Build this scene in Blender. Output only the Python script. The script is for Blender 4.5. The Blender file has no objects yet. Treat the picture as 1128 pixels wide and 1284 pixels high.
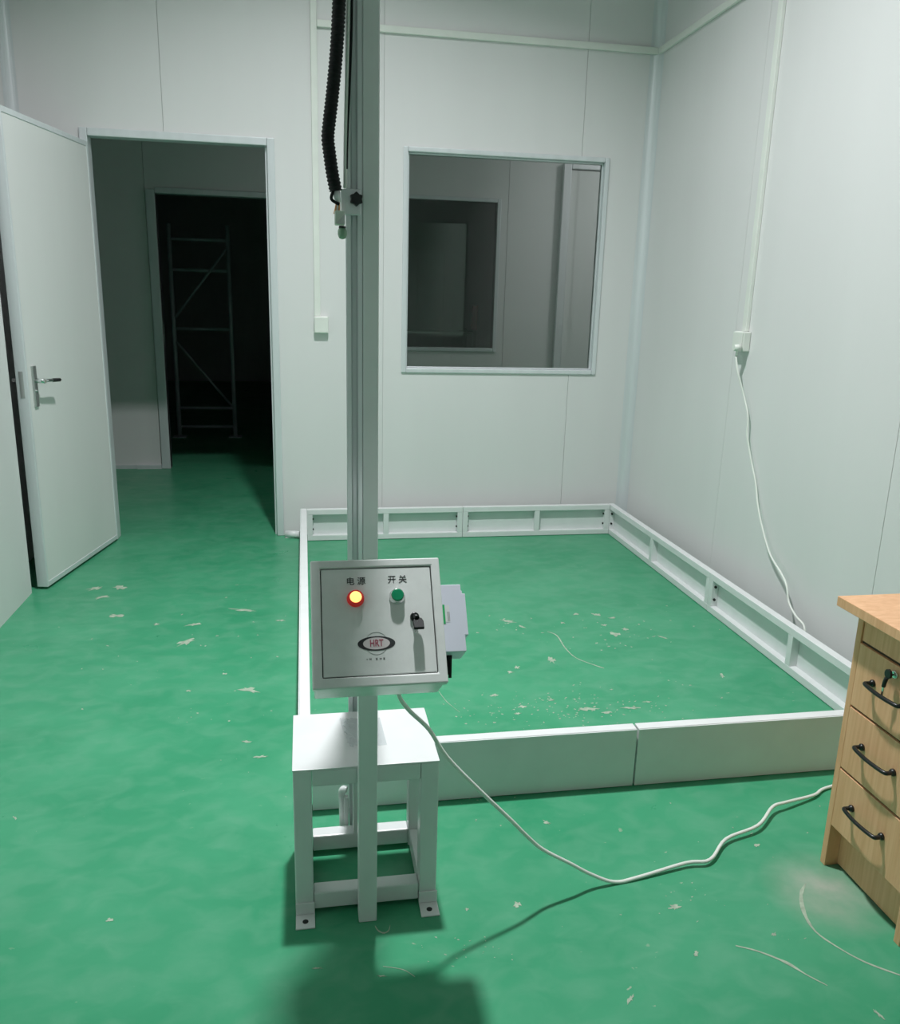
import bpy, bmesh, math, random
from mathutils import Vector, Matrix
from math import sin, cos, pi, radians
random.seed(7)

# ------------------------------------------------------------------ camera
FPX, PITCH, YAW, ROLL, CAMH = 1033.57, radians(14.456), radians(10.177), radians(1.527), 1.35
IW, IH = 1128, 1284
def ray(u, v):
    du, dv = u-IW/2, v-IH/2
    a = cos(ROLL)*du+sin(ROLL)*dv; b = -sin(ROLL)*du+cos(ROLL)*dv
    x, z, y = a/FPX, -b/FPX, 1.0
    y2 = y*cos(PITCH)+z*sin(PITCH); z2 = z*cos(PITCH)-y*sin(PITCH)
    return Vector((x*cos(YAW)+y2*sin(YAW), -x*sin(YAW)+y2*cos(YAW), z2))
CAM = Vector((0, 0, CAMH))
def PZ(u, v, z=0.0): d = ray(u, v); return CAM+d*((z-CAMH)/d.z)
def PY(u, v, y): d = ray(u, v); return CAM+d*(y/d.y)
def PX(u, v, x): d = ray(u, v); return CAM+d*(x/d.x)

scene = bpy.context.scene
col = scene.collection
camd = bpy.data.cameras.new('camera'); cam = bpy.data.objects.new('camera', camd); col.objects.link(cam)
camd.sensor_fit = 'HORIZONTAL'; camd.sensor_width = 36; camd.lens = FPX/IW*36; camd.clip_start = .02
fw = ray(IW/2, IH/2).normalized(); rt = (ray(IW/2+1, IH/2)-ray(IW/2, IH/2)).normalized(); up = rt.cross(fw)
cam.matrix_world = Matrix(((rt.x, up.x, -fw.x, 0), (rt.y, up.y, -fw.y, 0), (rt.z, up.z, -fw.z, CAMH), (0, 0, 0, 1)))
scene.camera = cam

# ------------------------------------------------------------------ light and exposure
world = bpy.data.worlds.new('world'); scene.world = world; world.use_nodes = True
world.node_tree.nodes['Background'].inputs[0].default_value = (.5, .6, .6, 1)
world.node_tree.nodes['Background'].inputs[1].default_value = 0.0
LAMP = Vector((.22, 2.47, 3.88))
ld = bpy.data.lights.new('lamp_light', 'AREA'); ld.shape = 'DISK'; ld.size = .17; ld.energy = 79
ld.color = (.985, 1.0, 1.01); ld.spread = radians(134)
lo = bpy.data.objects.new('lamp_light', ld); col.objects.link(lo); lo.location = LAMP
vs = scene.view_settings
vs.view_transform = 'Standard'; vs.look = 'None'; vs.exposure = 0.0; vs.gamma = 1.0; vs.use_curve_mapping = False

# ------------------------------------------------------------------ materials
def mat(name, base, rough=.5, metal=0.0, spec=.5, emis=None, es=0, noise=None, bump=None, coat=0):
    m = bpy.data.materials.new(name); m.use_nodes = True
    nt = m.node_tree; b = nt.nodes['Principled BSDF']
    b.inputs['Base Color'].default_value = (*base, 1); b.inputs['Roughness'].default_value = rough
    b.inputs['Metallic'].default_value = metal; b.inputs['Specular IOR Level'].default_value = spec
    b.inputs['Coat Weight'].default_value = coat
    if emis: b.inputs['Emission Color'].default_value = (*emis, 1); b.inputs['Emission Strength'].default_value = es
    tc = nt.nodes.new('ShaderNodeTexCoord')
    n = nt.nodes.new('ShaderNodeTexNoise'); mp = nt.nodes.new('ShaderNodeMapping')
    sc, amt, stretch = noise or (8.0, .04, (1, 1, 1))
    mp.inputs['Scale'].default_value = stretch
    nt.links.new(tc.outputs['Object'], mp.inputs[0]); nt.links.new(mp.outputs[0], n.inputs['Vector'])
    n.inputs['Scale'].default_value = sc; n.inputs['Detail'].default_value = 4
    r = nt.nodes.new('ShaderNodeMapRange'); r.inputs[3].default_value = 1-amt; r.inputs[4].default_value = 1+amt
    r.inputs[1].default_value = .3; r.inputs[2].default_value = .7
    nt.links.new(n.outputs['Fac'], r.inputs[0])
    mx = nt.nodes.new('ShaderNodeVectorMath'); mx.operation = 'SCALE'
    mx.inputs[0].default_value = base; nt.links.new(r.outputs[0], mx.inputs['Scale'])
    nt.links.new(mx.outputs[0], b.inputs['Base Color'])
    if bump:
        n2 = nt.nodes.new('ShaderNodeTexNoise'); n2.inputs['Scale'].default_value = bump[0]
        bp = nt.nodes.new('ShaderNodeBump'); bp.inputs['Strength'].default_value = bump[1]; bp.inputs['Distance'].default_value = bump[2]
        nt.links.new(mp.outputs[0], n2.inputs['Vector']); nt.links.new(n2.outputs['Fac'], bp.inputs['Height']); nt.links.new(bp.outputs[0], b.inputs['Normal'])
    return m

M = {}
M['wall'] = mat('wall_panel', (.74, .74, .74), .42, noise=(3, .02, (1, 1, .15)), bump=(60, .05, .002))
M['core'] = mat('panel_core', (.55, .57, .56), .7)
M['ceil'] = mat('ceiling_panel', (.66, .67, .67), .5)
M['alu'] = mat('aluminium', (.78, .80, .82), .34, metal=.35, noise=(30, .05, (1, 1, .05)))
M['alu_soft'] = mat('aluminium_trim', (.70, .735, .755), .38, metal=.2, noise=(20, .04, (1, 1, .05)))
M['white'] = mat('white_enamel', (.76, .775, .78), .32, noise=(12, .03, (1, 1, 1)))
M['plate'] = mat('white_painted_plate', (.74, .77, .77), .4, noise=(10, .03, (1, 1, 1)))
M['pvc'] = mat('white_plastic', (.78, .81, .76), .38)
M['door'] = mat('door_skin', (.74, .75, .74), .38, noise=(4, .02, (1, 1, .2)))
M['box'] = mat('grey_powder_coat', (.78, .80, .79), .33, noise=(40, .03, (1, 1, 1)), bump=(300, .08, .0005))
M['lilac'] = mat('pale_plastic', (.70, .72, .82), .42)
M['black'] = mat('black_rubber', (.006, .008, .008), .6, spec=.25)
M['blackp'] = mat('black_plastic', (.01, .012, .012), .3)
M['steel'] = mat('brushed_steel', (.55, .57, .56), .3, metal=.9, noise=(60, .08, (1, 1, .1)))
M['dark'] = mat('dark_gap', (.012, .014, .013), .7)
M['ink'] = mat('dark_ink', (.03, .032, .035), .5)
M['logo_white'] = mat('logo_white', (.72, .66, .67), .4)
M['redink'] = mat('red_ink', (.42, .09, .14), .5)
M['lens'] = mat('lit_red_lens', (.9, .25, .06), .3, emis=(1.0, .34, .05), es=2.6)
M['hot'] = mat('lit_lamp_core', (1, .8, .4), .3, emis=(1.0, .60, .17), es=1.35)
M['redring'] = mat('red_bezel', (.62, .02, .03), .28, emis=(1, .05, .03), es=.12)
M['greenbtn'] = mat('green_button', (.01, .26, .12), .25)
M['chrome'] = mat('chrome', (.75, .77, .77), .15, metal=1)
M['labelgreen'] = mat('green_label', (.03, .42, .14), .4)
M['film'] = mat('clear_film', (.8, .84, .86), .15)
M['copper'] = mat('orange_wire', (.75, .38, .16), .45)
M['bluewire'] = mat('pale_connector', (.62, .68, .60), .3)
M['greenglass'] = mat('green_valve', (.22, .36, .25), .2)
M['scaf'] = mat('scaffold_steel', (.56, .62, .64), .4, metal=.1)
M['chip'] = mat('bare_concrete', (.36, .44, .34), .85, noise=(60, .2, (1, 1, 1)))
M['lampcase'] = mat('lamp_housing', (.75, .76, .76), .4)
M['lampglow'] = mat('lamp_diffuser', (.9, .9, .9), .5, emis=(.95, 1, .98), es=6)
M['lampdim'] = mat('dim_diffuser', (.9, .9, .9), .5, emis=(1, .98, 1), es=1.5)
M['red'] = mat('red_handle', (.55, .03, .03), .4)

def wood():
    m = bpy.data.materials.new('oak_laminate'); m.use_nodes = True; nt = m.node_tree; b = nt.nodes['Principled BSDF']
    tc = nt.nodes.new('ShaderNodeTexCoord'); mp = nt.nodes.new('ShaderNodeMapping'); mp.inputs['Scale'].default_value = (22, 60, 2.2)
    n = nt.nodes.new('ShaderNodeTexNoise'); n.inputs['Scale'].default_value = 1.6; n.inputs['Detail'].default_value = 8; n.inputs['Distortion'].default_value = .6
    cr = nt.nodes.new('ShaderNodeValToRGB')
    e = cr.color_ramp.elements; e[0].position = .28; e[0].color = (.72, .385, .195, 1); e[1].position = .72; e[1].color = (.86, .51, .29, 1)
    nt.links.new(tc.outputs['Object'], mp.inputs[0]); nt.links.new(mp.outputs[0], n.inputs['Vector']); nt.links.new(n.outputs['Fac'], cr.inputs[0]); nt.links.new(cr.outputs[0], b.inputs['Base Color'])
    b.inputs['Roughness'].default_value = .42
    return m
M['wood'] = wood()
M['gap_shade'] = mat('gap_shade_brown', (.05, .028, .014), .6)  # dark brown that paints the shade between the drawer fronts
M['woodedge'] = mat('oak_edge', (.47, .27, .14), .5, noise=(14, .1, (1, 1, .1)))

def floor_mat():
    m = bpy.data.materials.new('green_epoxy'); m.use_nodes = True; nt = m.node_tree; b = nt.nodes['Principled BSDF']; L = nt.links.new
    tc = nt.nodes.new('ShaderNodeTexCoord')
    def noise(s, d, dist=0, st=(1, 1, 1)):
        mp = nt.nodes.new('ShaderNodeMapping'); mp.inputs['Scale'].default_value = st; L(tc.outputs['Object'], mp.inputs[0])
        n = nt.nodes.new('ShaderNodeTexNoise'); n.inputs['Scale'].default_value = s; n.inputs['Detail'].default_value = d; n.inputs['Distortion'].default_value = dist
        L(mp.outputs[0], n.inputs['Vector']); return n.outputs['Fac']
    def ramp(fac, a, ca, c, cb):
        r = nt.nodes.new('ShaderNodeValToRGB'); e = r.color_ramp.elements
        e[0].position = a; e[0].color = (*ca, 1); e[1].position = c; e[1].color = (*cb, 1); L(fac, r.inputs[0]); return r.outputs[0]
    def mix(f, a, c):
        n = nt.nodes.new('ShaderNodeMix'); n.data_type = 'RGBA'
        L(f, n.inputs[0]); L(a, n.inputs[6])
        if isinstance(c, tuple): n.inputs[7].default_value = (*c, 1)
        else: L(c, n.inputs[7])
        return n.outputs[2]
    base = ramp(noise(2.6, 7, .3, (1, 1.3, 1)), .3, (.040, .29, .146), .7, (.070, .345, .188))
    haze = ramp(noise(11, 12, .5, (1, 1.4, 1)), .42, (0, 0, 0), .92, (.62, .62, .62))
    c = mix(haze, base, (.16, .39, .26))
    # fine chips where the coating has come off
    chips = ramp(noise(34, 6, .4, (1, 1.5, 1)), .705, (0, 0, 0), .735, (.8, .8, .8))
    zone = ramp(noise(1.9, 3), .50, (0, 0, 0), .62, (1, 1, 1))
    mm = nt.nodes.new('ShaderNodeMath'); mm.operation = 'MULTIPLY'; L(chips, mm.inputs[0]); L(zone, mm.inputs[1])
    c = mix(mm.outputs[0], c, (.42, .46, .36))
    # dusty smear beside the wooden pedestal
    vd = nt.nodes.new('ShaderNodeVectorMath'); vd.operation = 'DISTANCE'; L(tc.outputs['Object'], vd.inputs[0]); vd.inputs[1].default_value = (1.21, 1.50, 0)
    dr = nt.nodes.new('ShaderNodeMapRange'); dr.inputs[1].default_value = .02; dr.inputs[2].default_value = .16; dr.inputs[3].default_value = 1.25; dr.inputs[4].default_value = 0
    L(vd.outputs['Value'], dr.inputs[0])
    dm = nt.nodes.new('ShaderNodeMath'); dm.operation = 'MULTIPLY'; L(dr.outputs[0], dm.inputs[0]); L(noise(14, 5), dm.inputs[1])
    c = mix(dm.outputs[0], c, (.45, .46, .40))
    L(c, b.inputs['Base Color'])
    rr = nt.nodes.new('ShaderNodeMapRange'); rr.inputs[3].default_value = .2; rr.inputs[4].default_value = .46; L(noise(4.5, 8, .2), rr.inputs[0])
    L(rr.outputs[0], b.inputs['Roughness'])
    bp = nt.nodes.new('ShaderNodeBump'); bp.inputs['Strength'].default_value = .12; bp.inputs['Distance'].default_value = .01
    L(noise(7, 4), bp.inputs['Height']); L(bp.outputs[0], b.inputs['Normal'])
    b.inputs['Specular IOR Level'].default_value = .24
    return m
M['floor'] = floor_mat()

def glass_mat():
    m = bpy.data.materials.new('window_glass'); m.use_nodes = True; nt = m.node_tree; nt.nodes.clear()
    o = nt.nodes.new('ShaderNodeOutputMaterial'); t = nt.nodes.new('ShaderNodeBsdfTransparent'); g = nt.nodes.new('ShaderNodeBsdfGlossy')
    f = nt.nodes.new('ShaderNodeFresnel'); x = nt.nodes.new('ShaderNodeMixShader')
    t.inputs[0].default_value = (.90, .94, .92, 1); g.inputs['Roughness'].default_value = .02; g.inputs[0].default_value = (.9, .9, .9, 1); f.inputs[0].default_value = 1.5
    nt.links.new(f.outputs[0], x.inputs[0]); nt.links.new(t.outputs[0], x.inputs[1]); nt.links.new(g.outputs[0], x.inputs[2]); nt.links.new(x.outputs[0], o.inputs[0])
    return m
M['glass'] = glass_mat()
def film_mat():
    m = bpy.data.materials.new('thin_plastic_film'); m.use_nodes = True; nt = m.node_tree; nt.nodes.clear()
    o = nt.nodes.new('ShaderNodeOutputMaterial'); t = nt.nodes.new('ShaderNodeBsdfTransparent'); g = nt.nodes.new('ShaderNodeBsdfPrincipled')
    x = nt.nodes.new('ShaderNodeMixShader'); x.inputs[0].default_value = .3
    t.inputs[0].default_value = (.92, .94, .94, 1); g.inputs['Base Color'].default_value = (.74, .77, .80, 1); g.inputs['Roughness'].default_value = .18
    nt.links.new(t.outputs[0], x.inputs[1]); nt.links.new(g.outputs[0], x.inputs[2]); nt.links.new(x.outputs[0], o.inputs[0])
    return m
M['film'] = film_mat()

# ------------------------------------------------------------------ builders
ORG = {}
def tag(o, label=None, cat=None, group=None, kind=None):
    if label: o['label'] = label
    if cat: o['category'] = cat
    if group: o['group'] = group
    if kind: o['kind'] = kind
    return o
def thing(name, loc, label=None, cat=None, group=None, kind=None):
    o = bpy.data.objects.new(name, None); col.objects.link(o); o.location = loc; o.empty_display_size = .05
    ORG[o] = Vector(loc); return tag(o, label, cat, group, kind)
class MB:
    def __init__(s, T=None): s.bm = bmesh.new(); s.T = T or Matrix.Identity(4)
    def _v(s, p): return s.bm.verts.new(s.T @ Vector(p))
    def box(s, a, b):
        x0, x1 = sorted((a[0], b[0])); y0, y1 = sorted((a[1], b[1])); z0, z1 = sorted((a[2], b[2]))
        v = [s._v(p) for p in ((x0, y0, z0), (x1, y0, z0), (x1, y1, z0), (x0, y1, z0), (x0, y0, z1), (x1, y0, z1), (x1, y1, z1), (x0, y1, z1))]
        for f in ((0, 3, 2, 1), (4, 5, 6, 7), (0, 1, 5, 4), (1, 2, 6, 5), (2, 3, 7, 6), (3, 0, 4, 7)): s.bm.faces.new([v[i] for i in f])
        return s
    def prism(s, pts, ax, lo, hi):
        # polygon pts in the plane normal to ax, pushed from lo to hi
        def mk(p, h): return {'x': (h, p[0], p[1]), 'y': (p[0], h, p[1]), 'z': (p[0], p[1], h)}[ax]
        A = [s._v(mk(p, lo)) for p in pts]; B = [s._v(mk(p, hi)) for p in pts]; n = len(pts)
        s.bm.faces.new(A[::-1]); s.bm.faces.new(B)
        for i in range(n): s.bm.faces.new((A[i], A[(i+1) % n], B[(i+1) % n], B[i]))
        return s
    def cyl(s, a, b, r0, r1=None, n=20, caps=True):
        a, b = Vector(a), Vector(b); r1 = r0 if r1 is None else r1
        d = (b-a).normalized(); q = d.orthogonal().normalized(); w = d.cross(q)
        A = [s._v(a+(q*cos(2*pi*i/n)+w*sin(2*pi*i/n))*r0) for i in range(n)]; B = [s._v(b+(q*cos(2*pi*i/n)+w*sin(2*pi*i/n))*r1) for i in range(n)]
        for i in range(n): s.bm.faces.new((A[i], A[(i+1) % n], B[(i+1) % n], B[i])).smooth = True
        if caps: s.bm.faces.new(A[::-1]); s.bm.faces.new(B)
        return s
    def lathe(s, a, d, prof, n=24):
        # prof: (along, radius) pairs
        a = Vector(a); d = Vector(d).normalized(); q = d.orthogonal().normalized(); w = d.cross(q); R = []
        for h, r in prof: R.append([s._v(a+d*h+(q*cos(2*pi*i/n)+w*sin(2*pi*i/n))*max(r, 1e-5)) for i in range(n)])
        for k in range(len(R)-1):
            for i in range(n): s.bm.faces.new((R[k][i], R[k][(i+1) % n], R[k+1][(i+1) % n], R[k+1][i])).smooth = True
        s.bm.faces.new(R[0][::-1]); s.bm.faces.new(R[-1]); return s
    def tube(s, pts, r, n=10, radii=None):
        pts = [Vector(p) for p in pts]; R = []; q = None
        for i, p in enumerate(pts):
            d = (pts[min(i+1, len(pts)-1)]-pts[max(i-1, 0)]).normalized()
            if q is None: q = d.orthogonal().normalized()
            q = (q-d*q.dot(d)).normalized(); w = d.cross(q); rr = radii[i] if radii else r
            R.append([s._v(p+(q*cos(2*pi*k/n)+w*sin(2*pi*k/n))*rr) for k in range(n)])
        for k in range(len(R)-1):
            for i in range(n): s.bm.faces.new((R[k][i], R[k][(i+1) % n], R[k+1][(i+1) % n], R[k+1][i])).smooth = True
        s.bm.faces.new(R[0][::-1]); s.bm.faces.new(R[-1]); return s
    def ring(s, outer, inner, lo, hi):
        # flat ring between two outlines (same count) in the xy plane of T, from z lo to hi
        n = len(outer); V = [[s._v((p[0], p[1], h)) for p in o] for o, h in ((outer, lo), (outer, hi), (inner, hi), (inner, lo))]
        for k in range(4):
            A, B = V[k], V[(k+1) % 4]
            for i in range(n): s.bm.faces.new((A[i], A[(i+1) % n], B[(i+1) % n], B[i]))
        return s
    def poly(s, pts, lo, hi): return s.prism([(p[0], p[1]) for p in pts], 'z', lo, hi)
    def build(s, name, m, parent=None, bev=0, seg=2, label=None, cat=None, group=None, kind=None, local=False):
        bmesh.ops.recalc_face_normals(s.bm, faces=s.bm.faces)
        off = ORG.get(parent, Vector((0, 0, 0)))
        if not parent and cat:      # a thing made of one mesh: origin at its own base
            c = [v.co for v in s.bm.verts]; off = Vector((sum(v.x for v in c)/len(c), sum(v.y for v in c)/len(c), min(v.z for v in c)))
        if not local:
            for v in s.bm.verts: v.co -= off
        me = bpy.data.meshes.new(name); s.bm.to_mesh(me); s.bm.free()
        o = bpy.data.objects.new(name, me); col.objects.link(o); me.materials.append(M[m] if isinstance(m, str) else m)
        ORG[o] = off
        if parent: o.parent = parent
        elif cat: o.location = off
        if bev:
            md = o.modifiers.new('bevel', 'BEVEL'); md.width = bev; md.segments = seg; md.limit_method = 'ANGLE'; md.angle_limit = radians(40)
        return tag(o, label, cat, group, kind)
def bx(name, a, b, m, parent=None, bev=0, **k): return MB().box(a, b).build(name, m, parent, bev, **k)
def smooth(pts, k=6):
    P = [Vector(p) for p in pts]; out = []
    for i in range(len(P)-1):
        p0, p1, p2, p3 = P[max(i-1, 0)], P[i], P[i+1], P[min(i+2, len(P)-1)]
        for j in range(k):
            t = j/k; out.append(.5*((2*p1)+(p2-p0)*t+(2*p0-5*p1+4*p2-p3)*t*t+(3*p1-p0-3*p2+p3)*t**3))
    return out+[P[-1]]
def text_mesh(body, size, T, h, name, m, parent, extr=.0004, bold=0, sx=1.0):
    c = bpy.data.curves.new('txt', 'FONT'); c.body = body; c.size = size; c.align_x = 'CENTER'; c.align_y = 'CENTER'; c.extrude = extr; c.offset = bold
    t = bpy.data.objects.new('txt', c); col.objects.link(t)
    dg = bpy.context.evaluated_depsgraph_get(); me = bpy.data.meshes.new_from_object(t.evaluated_get(dg))
    bpy.data.objects.remove(t); bpy.data.curves.remove(c)
    me.transform(T @ Matrix.Translation((0, 0, h)) @ Matrix.Diagonal((sx, 1, 1, 1))); me.transform(Matrix.Translation(-ORG[parent]))
    me.materials.clear(); me.materials.append(M[m])
    o = bpy.data.objects.new(name, me); col.objects.link(o); o.parent = parent; ORG[o] = ORG[parent]; return o

# ------------------------------------------------------------------ room shell
YB, XR, XL, XL2, YL2, YF, ZC = 4.694, 1.934, -1.245, -1.40, 3.83, -1.6, 4.1
YB2 = YB+.06                 # corridor face of the back wall
YC = 6.68                    # corridor far wall
DX0, DX1, DZ = -1.045, -.167, 2.095
WX0, WX1, WZ0, WZ1 = .566, 1.662, .968, 2.105      # clear glass
fl = bx('floor', (-3.2, YF-.1, -.1), (3.4, 13.6, 0), 'floor', kind='structure')
bx('ceiling', (XL2-.06, YF-.06, ZC), (XR+.06, YB2, ZC+.08), 'ceil', kind='structure')

def holed(mb, x0, x1, z0, z1, y0, y1, holes):
    xs = sorted({x0, x1, *[min(max(h[i], x0), x1) for h in holes for i in (0, 1)]}); zs = sorted({z0, z1, *[min(max(h[i], z0), z1) for h in holes for i in (2, 3)]})
    for i in range(len(xs)-1):
        run = None
        for j in range(len(zs)-1):
            cx, cz = (xs[i]+xs[i+1])/2, (zs[j]+zs[j+1])/2
            inside = any(h[0] < cx < h[1] and h[2] < cz < h[3] for h in holes)
            if not inside: run = (run[0], zs[j+1]) if run else (zs[j], zs[j+1])
            if (inside or j == len(zs)-2) and run:
                mb.box((xs[i], y0, run[0]), (xs[i+1], y1, run[1])); run = None
    return mb
holes = [(DX0, DX1, -1, DZ), (WX0-.02, WX1+.02, WZ0-.02, WZ1+.02)]
wb = thing('wall_back', (0, YB, 0), kind='structure')
holed(MB(), XL2-.06, 3.4, 0, ZC, YB+.006, YB2-.006, holes).build('core', 'core', wb)
for a, c in ((XL2, -.678), (-.678, .436), (.436, 1.527), (1.527, XR+.05)):
    holed(MB(), a+.001, c-.001, 0, ZC, YB, YB+.007, holes).build('panel', 'wall', wb)
for a, c in ((-3.2, -2.2), (-2.2, -1.1), (-1.1, 0), (0, 1.1), (1.1, 2.2), (2.2, 3.4)):
    holed(MB(), a, c-.003, 0, 3.0, YB2-.007, YB2, holes).build('panel', 'wall', wb)
wr = thing('wall_right', (XR, 0, 0), kind='structure')
bx('core', (XR+.006, YF, 0), (XR+.06, YB+.005, ZC), 'core', wr)
ys = [YB, 3.555, 2.415, 1.275, .135, -1.005, YF]
for a, c in zip(ys[1:], ys): bx('panel', (XR, a+.001, 0), (XR+.007, c-.001, ZC), 'wall', wr)
wl = thing('wall_left', (XL, 0, 0), kind='structure')
ys = [YL2, 2.7, 1.56, .42, -.72, YF]
for a, c in zip(ys[1:], ys): bx('panel', (XL-.05, a+.001, 0), (XL, c-.001, ZC), 'wall', wl)
bx('return_panel', (XL2-.05, YL2-.05, 0), (XL-.051, YL2, ZC), 'wall', wl)
bx('panel', (XL2-.05, YL2+.001, 0), (XL2, YB-.001, ZC), 'wall', wl)
bx('wall_front', (XL2-.06, YF-.06, 0), (XR+.06, YF, ZC), 'wall', kind='structure')
# aluminium coves in the corners
def cove(name, x, y, sx, r, z1):
    pts = [(x, y)]+[(x-sx*r*(1-sin(a)), y-r*(1-cos(a))) for a in [i*pi/2/8 for i in range(9)]]
    return MB().poly(pts, 0.001, z1).build(name, 'alu_soft', kind='structure')
cove('trim_1', XR-.0005, YB-.0005, 1, .055, ZC)
cove('trim_2', XL2+.0005, YB-.0005, -1, .05, ZC)

# corridor and the dark store behind it
wf = thing('wall_corridor', (0, YC, 0), kind='structure')
h2 = [(-1.05, -.12, -1, 2.05), (.80, 1.51, .975, 2.09)]
for a, c in ((-3.2, -2.14), (-2.14, -1.12), (-1.12, 0), (0, .76), (.76, 1.6), (1.6, 2.4), (2.4, 3.4)):
    holed(MB(), a, c-.003, 0, 3.0, YC, YC+.06, h2).build('panel', 'wall', wf)
bx('ceiling_corridor', (-3.2, YB2, 3.0), (3.4, 13.6, 3.06), 'ceil', kind='structure')
bx('wall_corridor_left', (-3.26, YB2, 0), (-3.2, 13.6, 3.0), 'wall', kind='structure')
bx('wall_corridor_right', (3.4, YB2, 0), (3.46, 13.6, 3.0), 'wall', kind='structure')
bx('wall_store', (-3.2, 13.6, 0), (3.4, 13.66, 3.0), 'wall', kind='structure')
bx('trim_3', (-1.115, YC-.012, 0), (-2.6, YC-.001, .03), 'alu_soft', kind='structure')

# ------------------------------------------------------------------ door 1 (open leaf and aluminium frame)
d1 = thing('door_1', (DX0, YB, 0), 'white panel door standing open against the left wall with lever handle', kind='structure')
bx('jamb', (DX1-.002, YB-.014, 0), (DX1+.036, YB2+.004, DZ+.036), 'alu_soft', d1, .004)
bx('jamb', (DX0-.036, YB-.014, 0), (DX0+.002, YB2+.004, DZ+.036), 'alu_soft', d1, .004)
bx('head_frame', (DX0+.003, YB-.014, DZ-.002), (DX1-.003, YB2+.004, DZ+.036), 'alu_soft', d1, .004)
bx('stop_strip', (DX1-.014, YB+.022, 0), (DX1-.0025, YB2, DZ-.003), 'alu_soft', d1)
# leaf, local frame: x along the leaf from the hinge, y out of its room face, z up
hp, fe = Vector((-1.038, 4.662, 0)), Vector((-1.186, 3.868, 0))
dv = (fe-hp); LW = dv.length; ex = dv.normalized(); ey = Vector((-ex.y, ex.x, 0))   # ey points into the room
if ey.x < 0: ey = -ey
TL = Matrix(((ex.x, ey.x, 0, hp.x), (ex.y, ey.y, 0, hp.y), (ex.z, ey.z, 1, 0), (0, 0, 0, 1)))
z0l, z1l, th = .012, 2.062, .05
leaf = MB(TL).box((.012, -th+.003, z0l+.02), (LW-.012, -.003, z1l-.02)).build('leaf', 'door', d1)
MB(TL).box((.0, -th, z0l), (.014, 0, z1l)).build('edge_profile', 'alu_soft', leaf, .002)
MB(TL).box((LW-.013, -th, z0l), (LW, 0, z1l)).build('edge_profile', 'alu_soft', leaf, .002)
MB(TL).box((.0141, -th, z0l), (LW-.0131, 0, z0l+.024)).build('edge_profile', 'alu_soft', leaf, .002)
MB(TL).box((.0141, -th, z1l-.024), (LW-.0131, 0, z1l)).build('edge_profile', 'alu_soft', leaf, .002)
MB(TL).box((LW+.0002, -.034, .885), (LW+.0016, -.016, 1.00)).build('latch_plate', 'steel', leaf, label='dull steel latch plate on the door edge')
hx, hz = LW-.062, .955
MB(TL).box((hx-.017, -.0029, hz-.115), (hx+.017, .006, hz+.065)).build('handle_plate', 'steel', leaf, .003)
MB(TL).cyl((hx, .006, hz), (hx, .048, hz), .010).tube(smooth([(hx, .046, hz), (hx-.02, .050, hz+.001), (hx-.062, .05, hz-.002)]), .0075, 12).build('lever', 'chrome', leaf)
MB(TL).tube([(hx-.062, .05, hz-.002), (hx-.126, .052, hz-.006)], .0083, 12).build('lever_grip', 'blackp', leaf, label='dark grip of the lever handle')
MB(TL).cyl((hx, .006, hz-.045), (hx, .011, hz-.045), .006).build('key_cylinder', 'chrome', leaf)
MB(TL).cyl((hx, -th-.045, hz), (hx, -th+.004, hz), .009).tube([(hx, -th-.043, hz), (hx-.11, -th-.045, hz-.003)], .0075, 12).build('lever', 'chrome', leaf)
for z in (.25, 1.0, 1.85): MB().cyl((DX0-.006, YB-.022, z-.05), (DX0-.006, YB-.022, z+.05), .007, n=12).build('hinge', 'alu', d1)
# ------------------------------------------------------------------ window 1
w1 = thing('window_1', ((WX0+WX1)/2, YB, WZ0), kind='structure')
fo = .026
def wframe(parent, x0, x1, z0, z1, w, y0, y1, m, name='frame', bev=.003):
    bx(name, (x0-w, y0, z0-w), (x0, y1, z1+w), m, parent, bev); bx(name, (x1, y0, z0-w), (x1+w, y1, z1+w), m, parent, bev)
    bx(name, (x0+.0003, y0, z1), (x1-.0003, y1, z1+w), m, parent, bev); bx(name, (x0+.0003, y0, z0-w), (x1-.0003, y1, z0), m, parent, bev)
wframe(w1, WX0, WX1, WZ0, WZ1, fo, YB-.012, YB2+.012, 'alu_soft', 'frame', .005)
wframe(w1, WX0+.008, WX1-.008, WZ0+.008, WZ1-.008, .0078, YB+.014, YB+.05, 'alu_soft', 'glazing_bead', .002)
bx('pane', (WX0+.0082, YB+.028, WZ0+.0082), (WX1-.0082, YB+.033, WZ1-.0082), 'glass', w1)

# corridor openings
d2 = thing('door_2', (-1.05, YC, 0), kind='structure')
bx('jamb', (-1.115, YC-.02, 0), (-1.05, YC+.07, 2.07), 'alu_soft', d2, .004); bx('jamb', (-.12, YC-.02, 0), (-.055, YC+.07, 2.07), 'alu_soft', d2, .004)
bx('head_frame', (-1.0495, YC-.02, 2.045), (-.1205, YC+.07, 2.085), 'alu_soft', d2, .004)
bx('strike_plate', (-1.0498, YC+.02, .96), (-1.045, YC+.045, 1.12), 'steel', d2)
bx('trim_4', (-1.30, YC-.028, 0), (-1.117, YC-.0135, .03), 'alu_soft', kind='structure')
w2 = thing('window_2', (1.15, YC, .975), kind='structure')
wframe(w2, .80, 1.51, .975, 2.09, .03, YC-.015, YC+.07, 'alu_soft', 'frame', .004)
bx('pane', (.801, YC+.03, .976), (1.509, YC+.034, 2.089), 'glass', w2)
d3 = thing('door_3', (2.45, YC, 0), kind='structure')
bx('jamb', (2.02, YC-.05, 0), (2.085, YC-.001, 2.40), 'alu', d3, .006); bx('jamb', (2.88, YC-.05, 0), (2.945, YC-.001, 2.40), 'alu', d3, .006)
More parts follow.
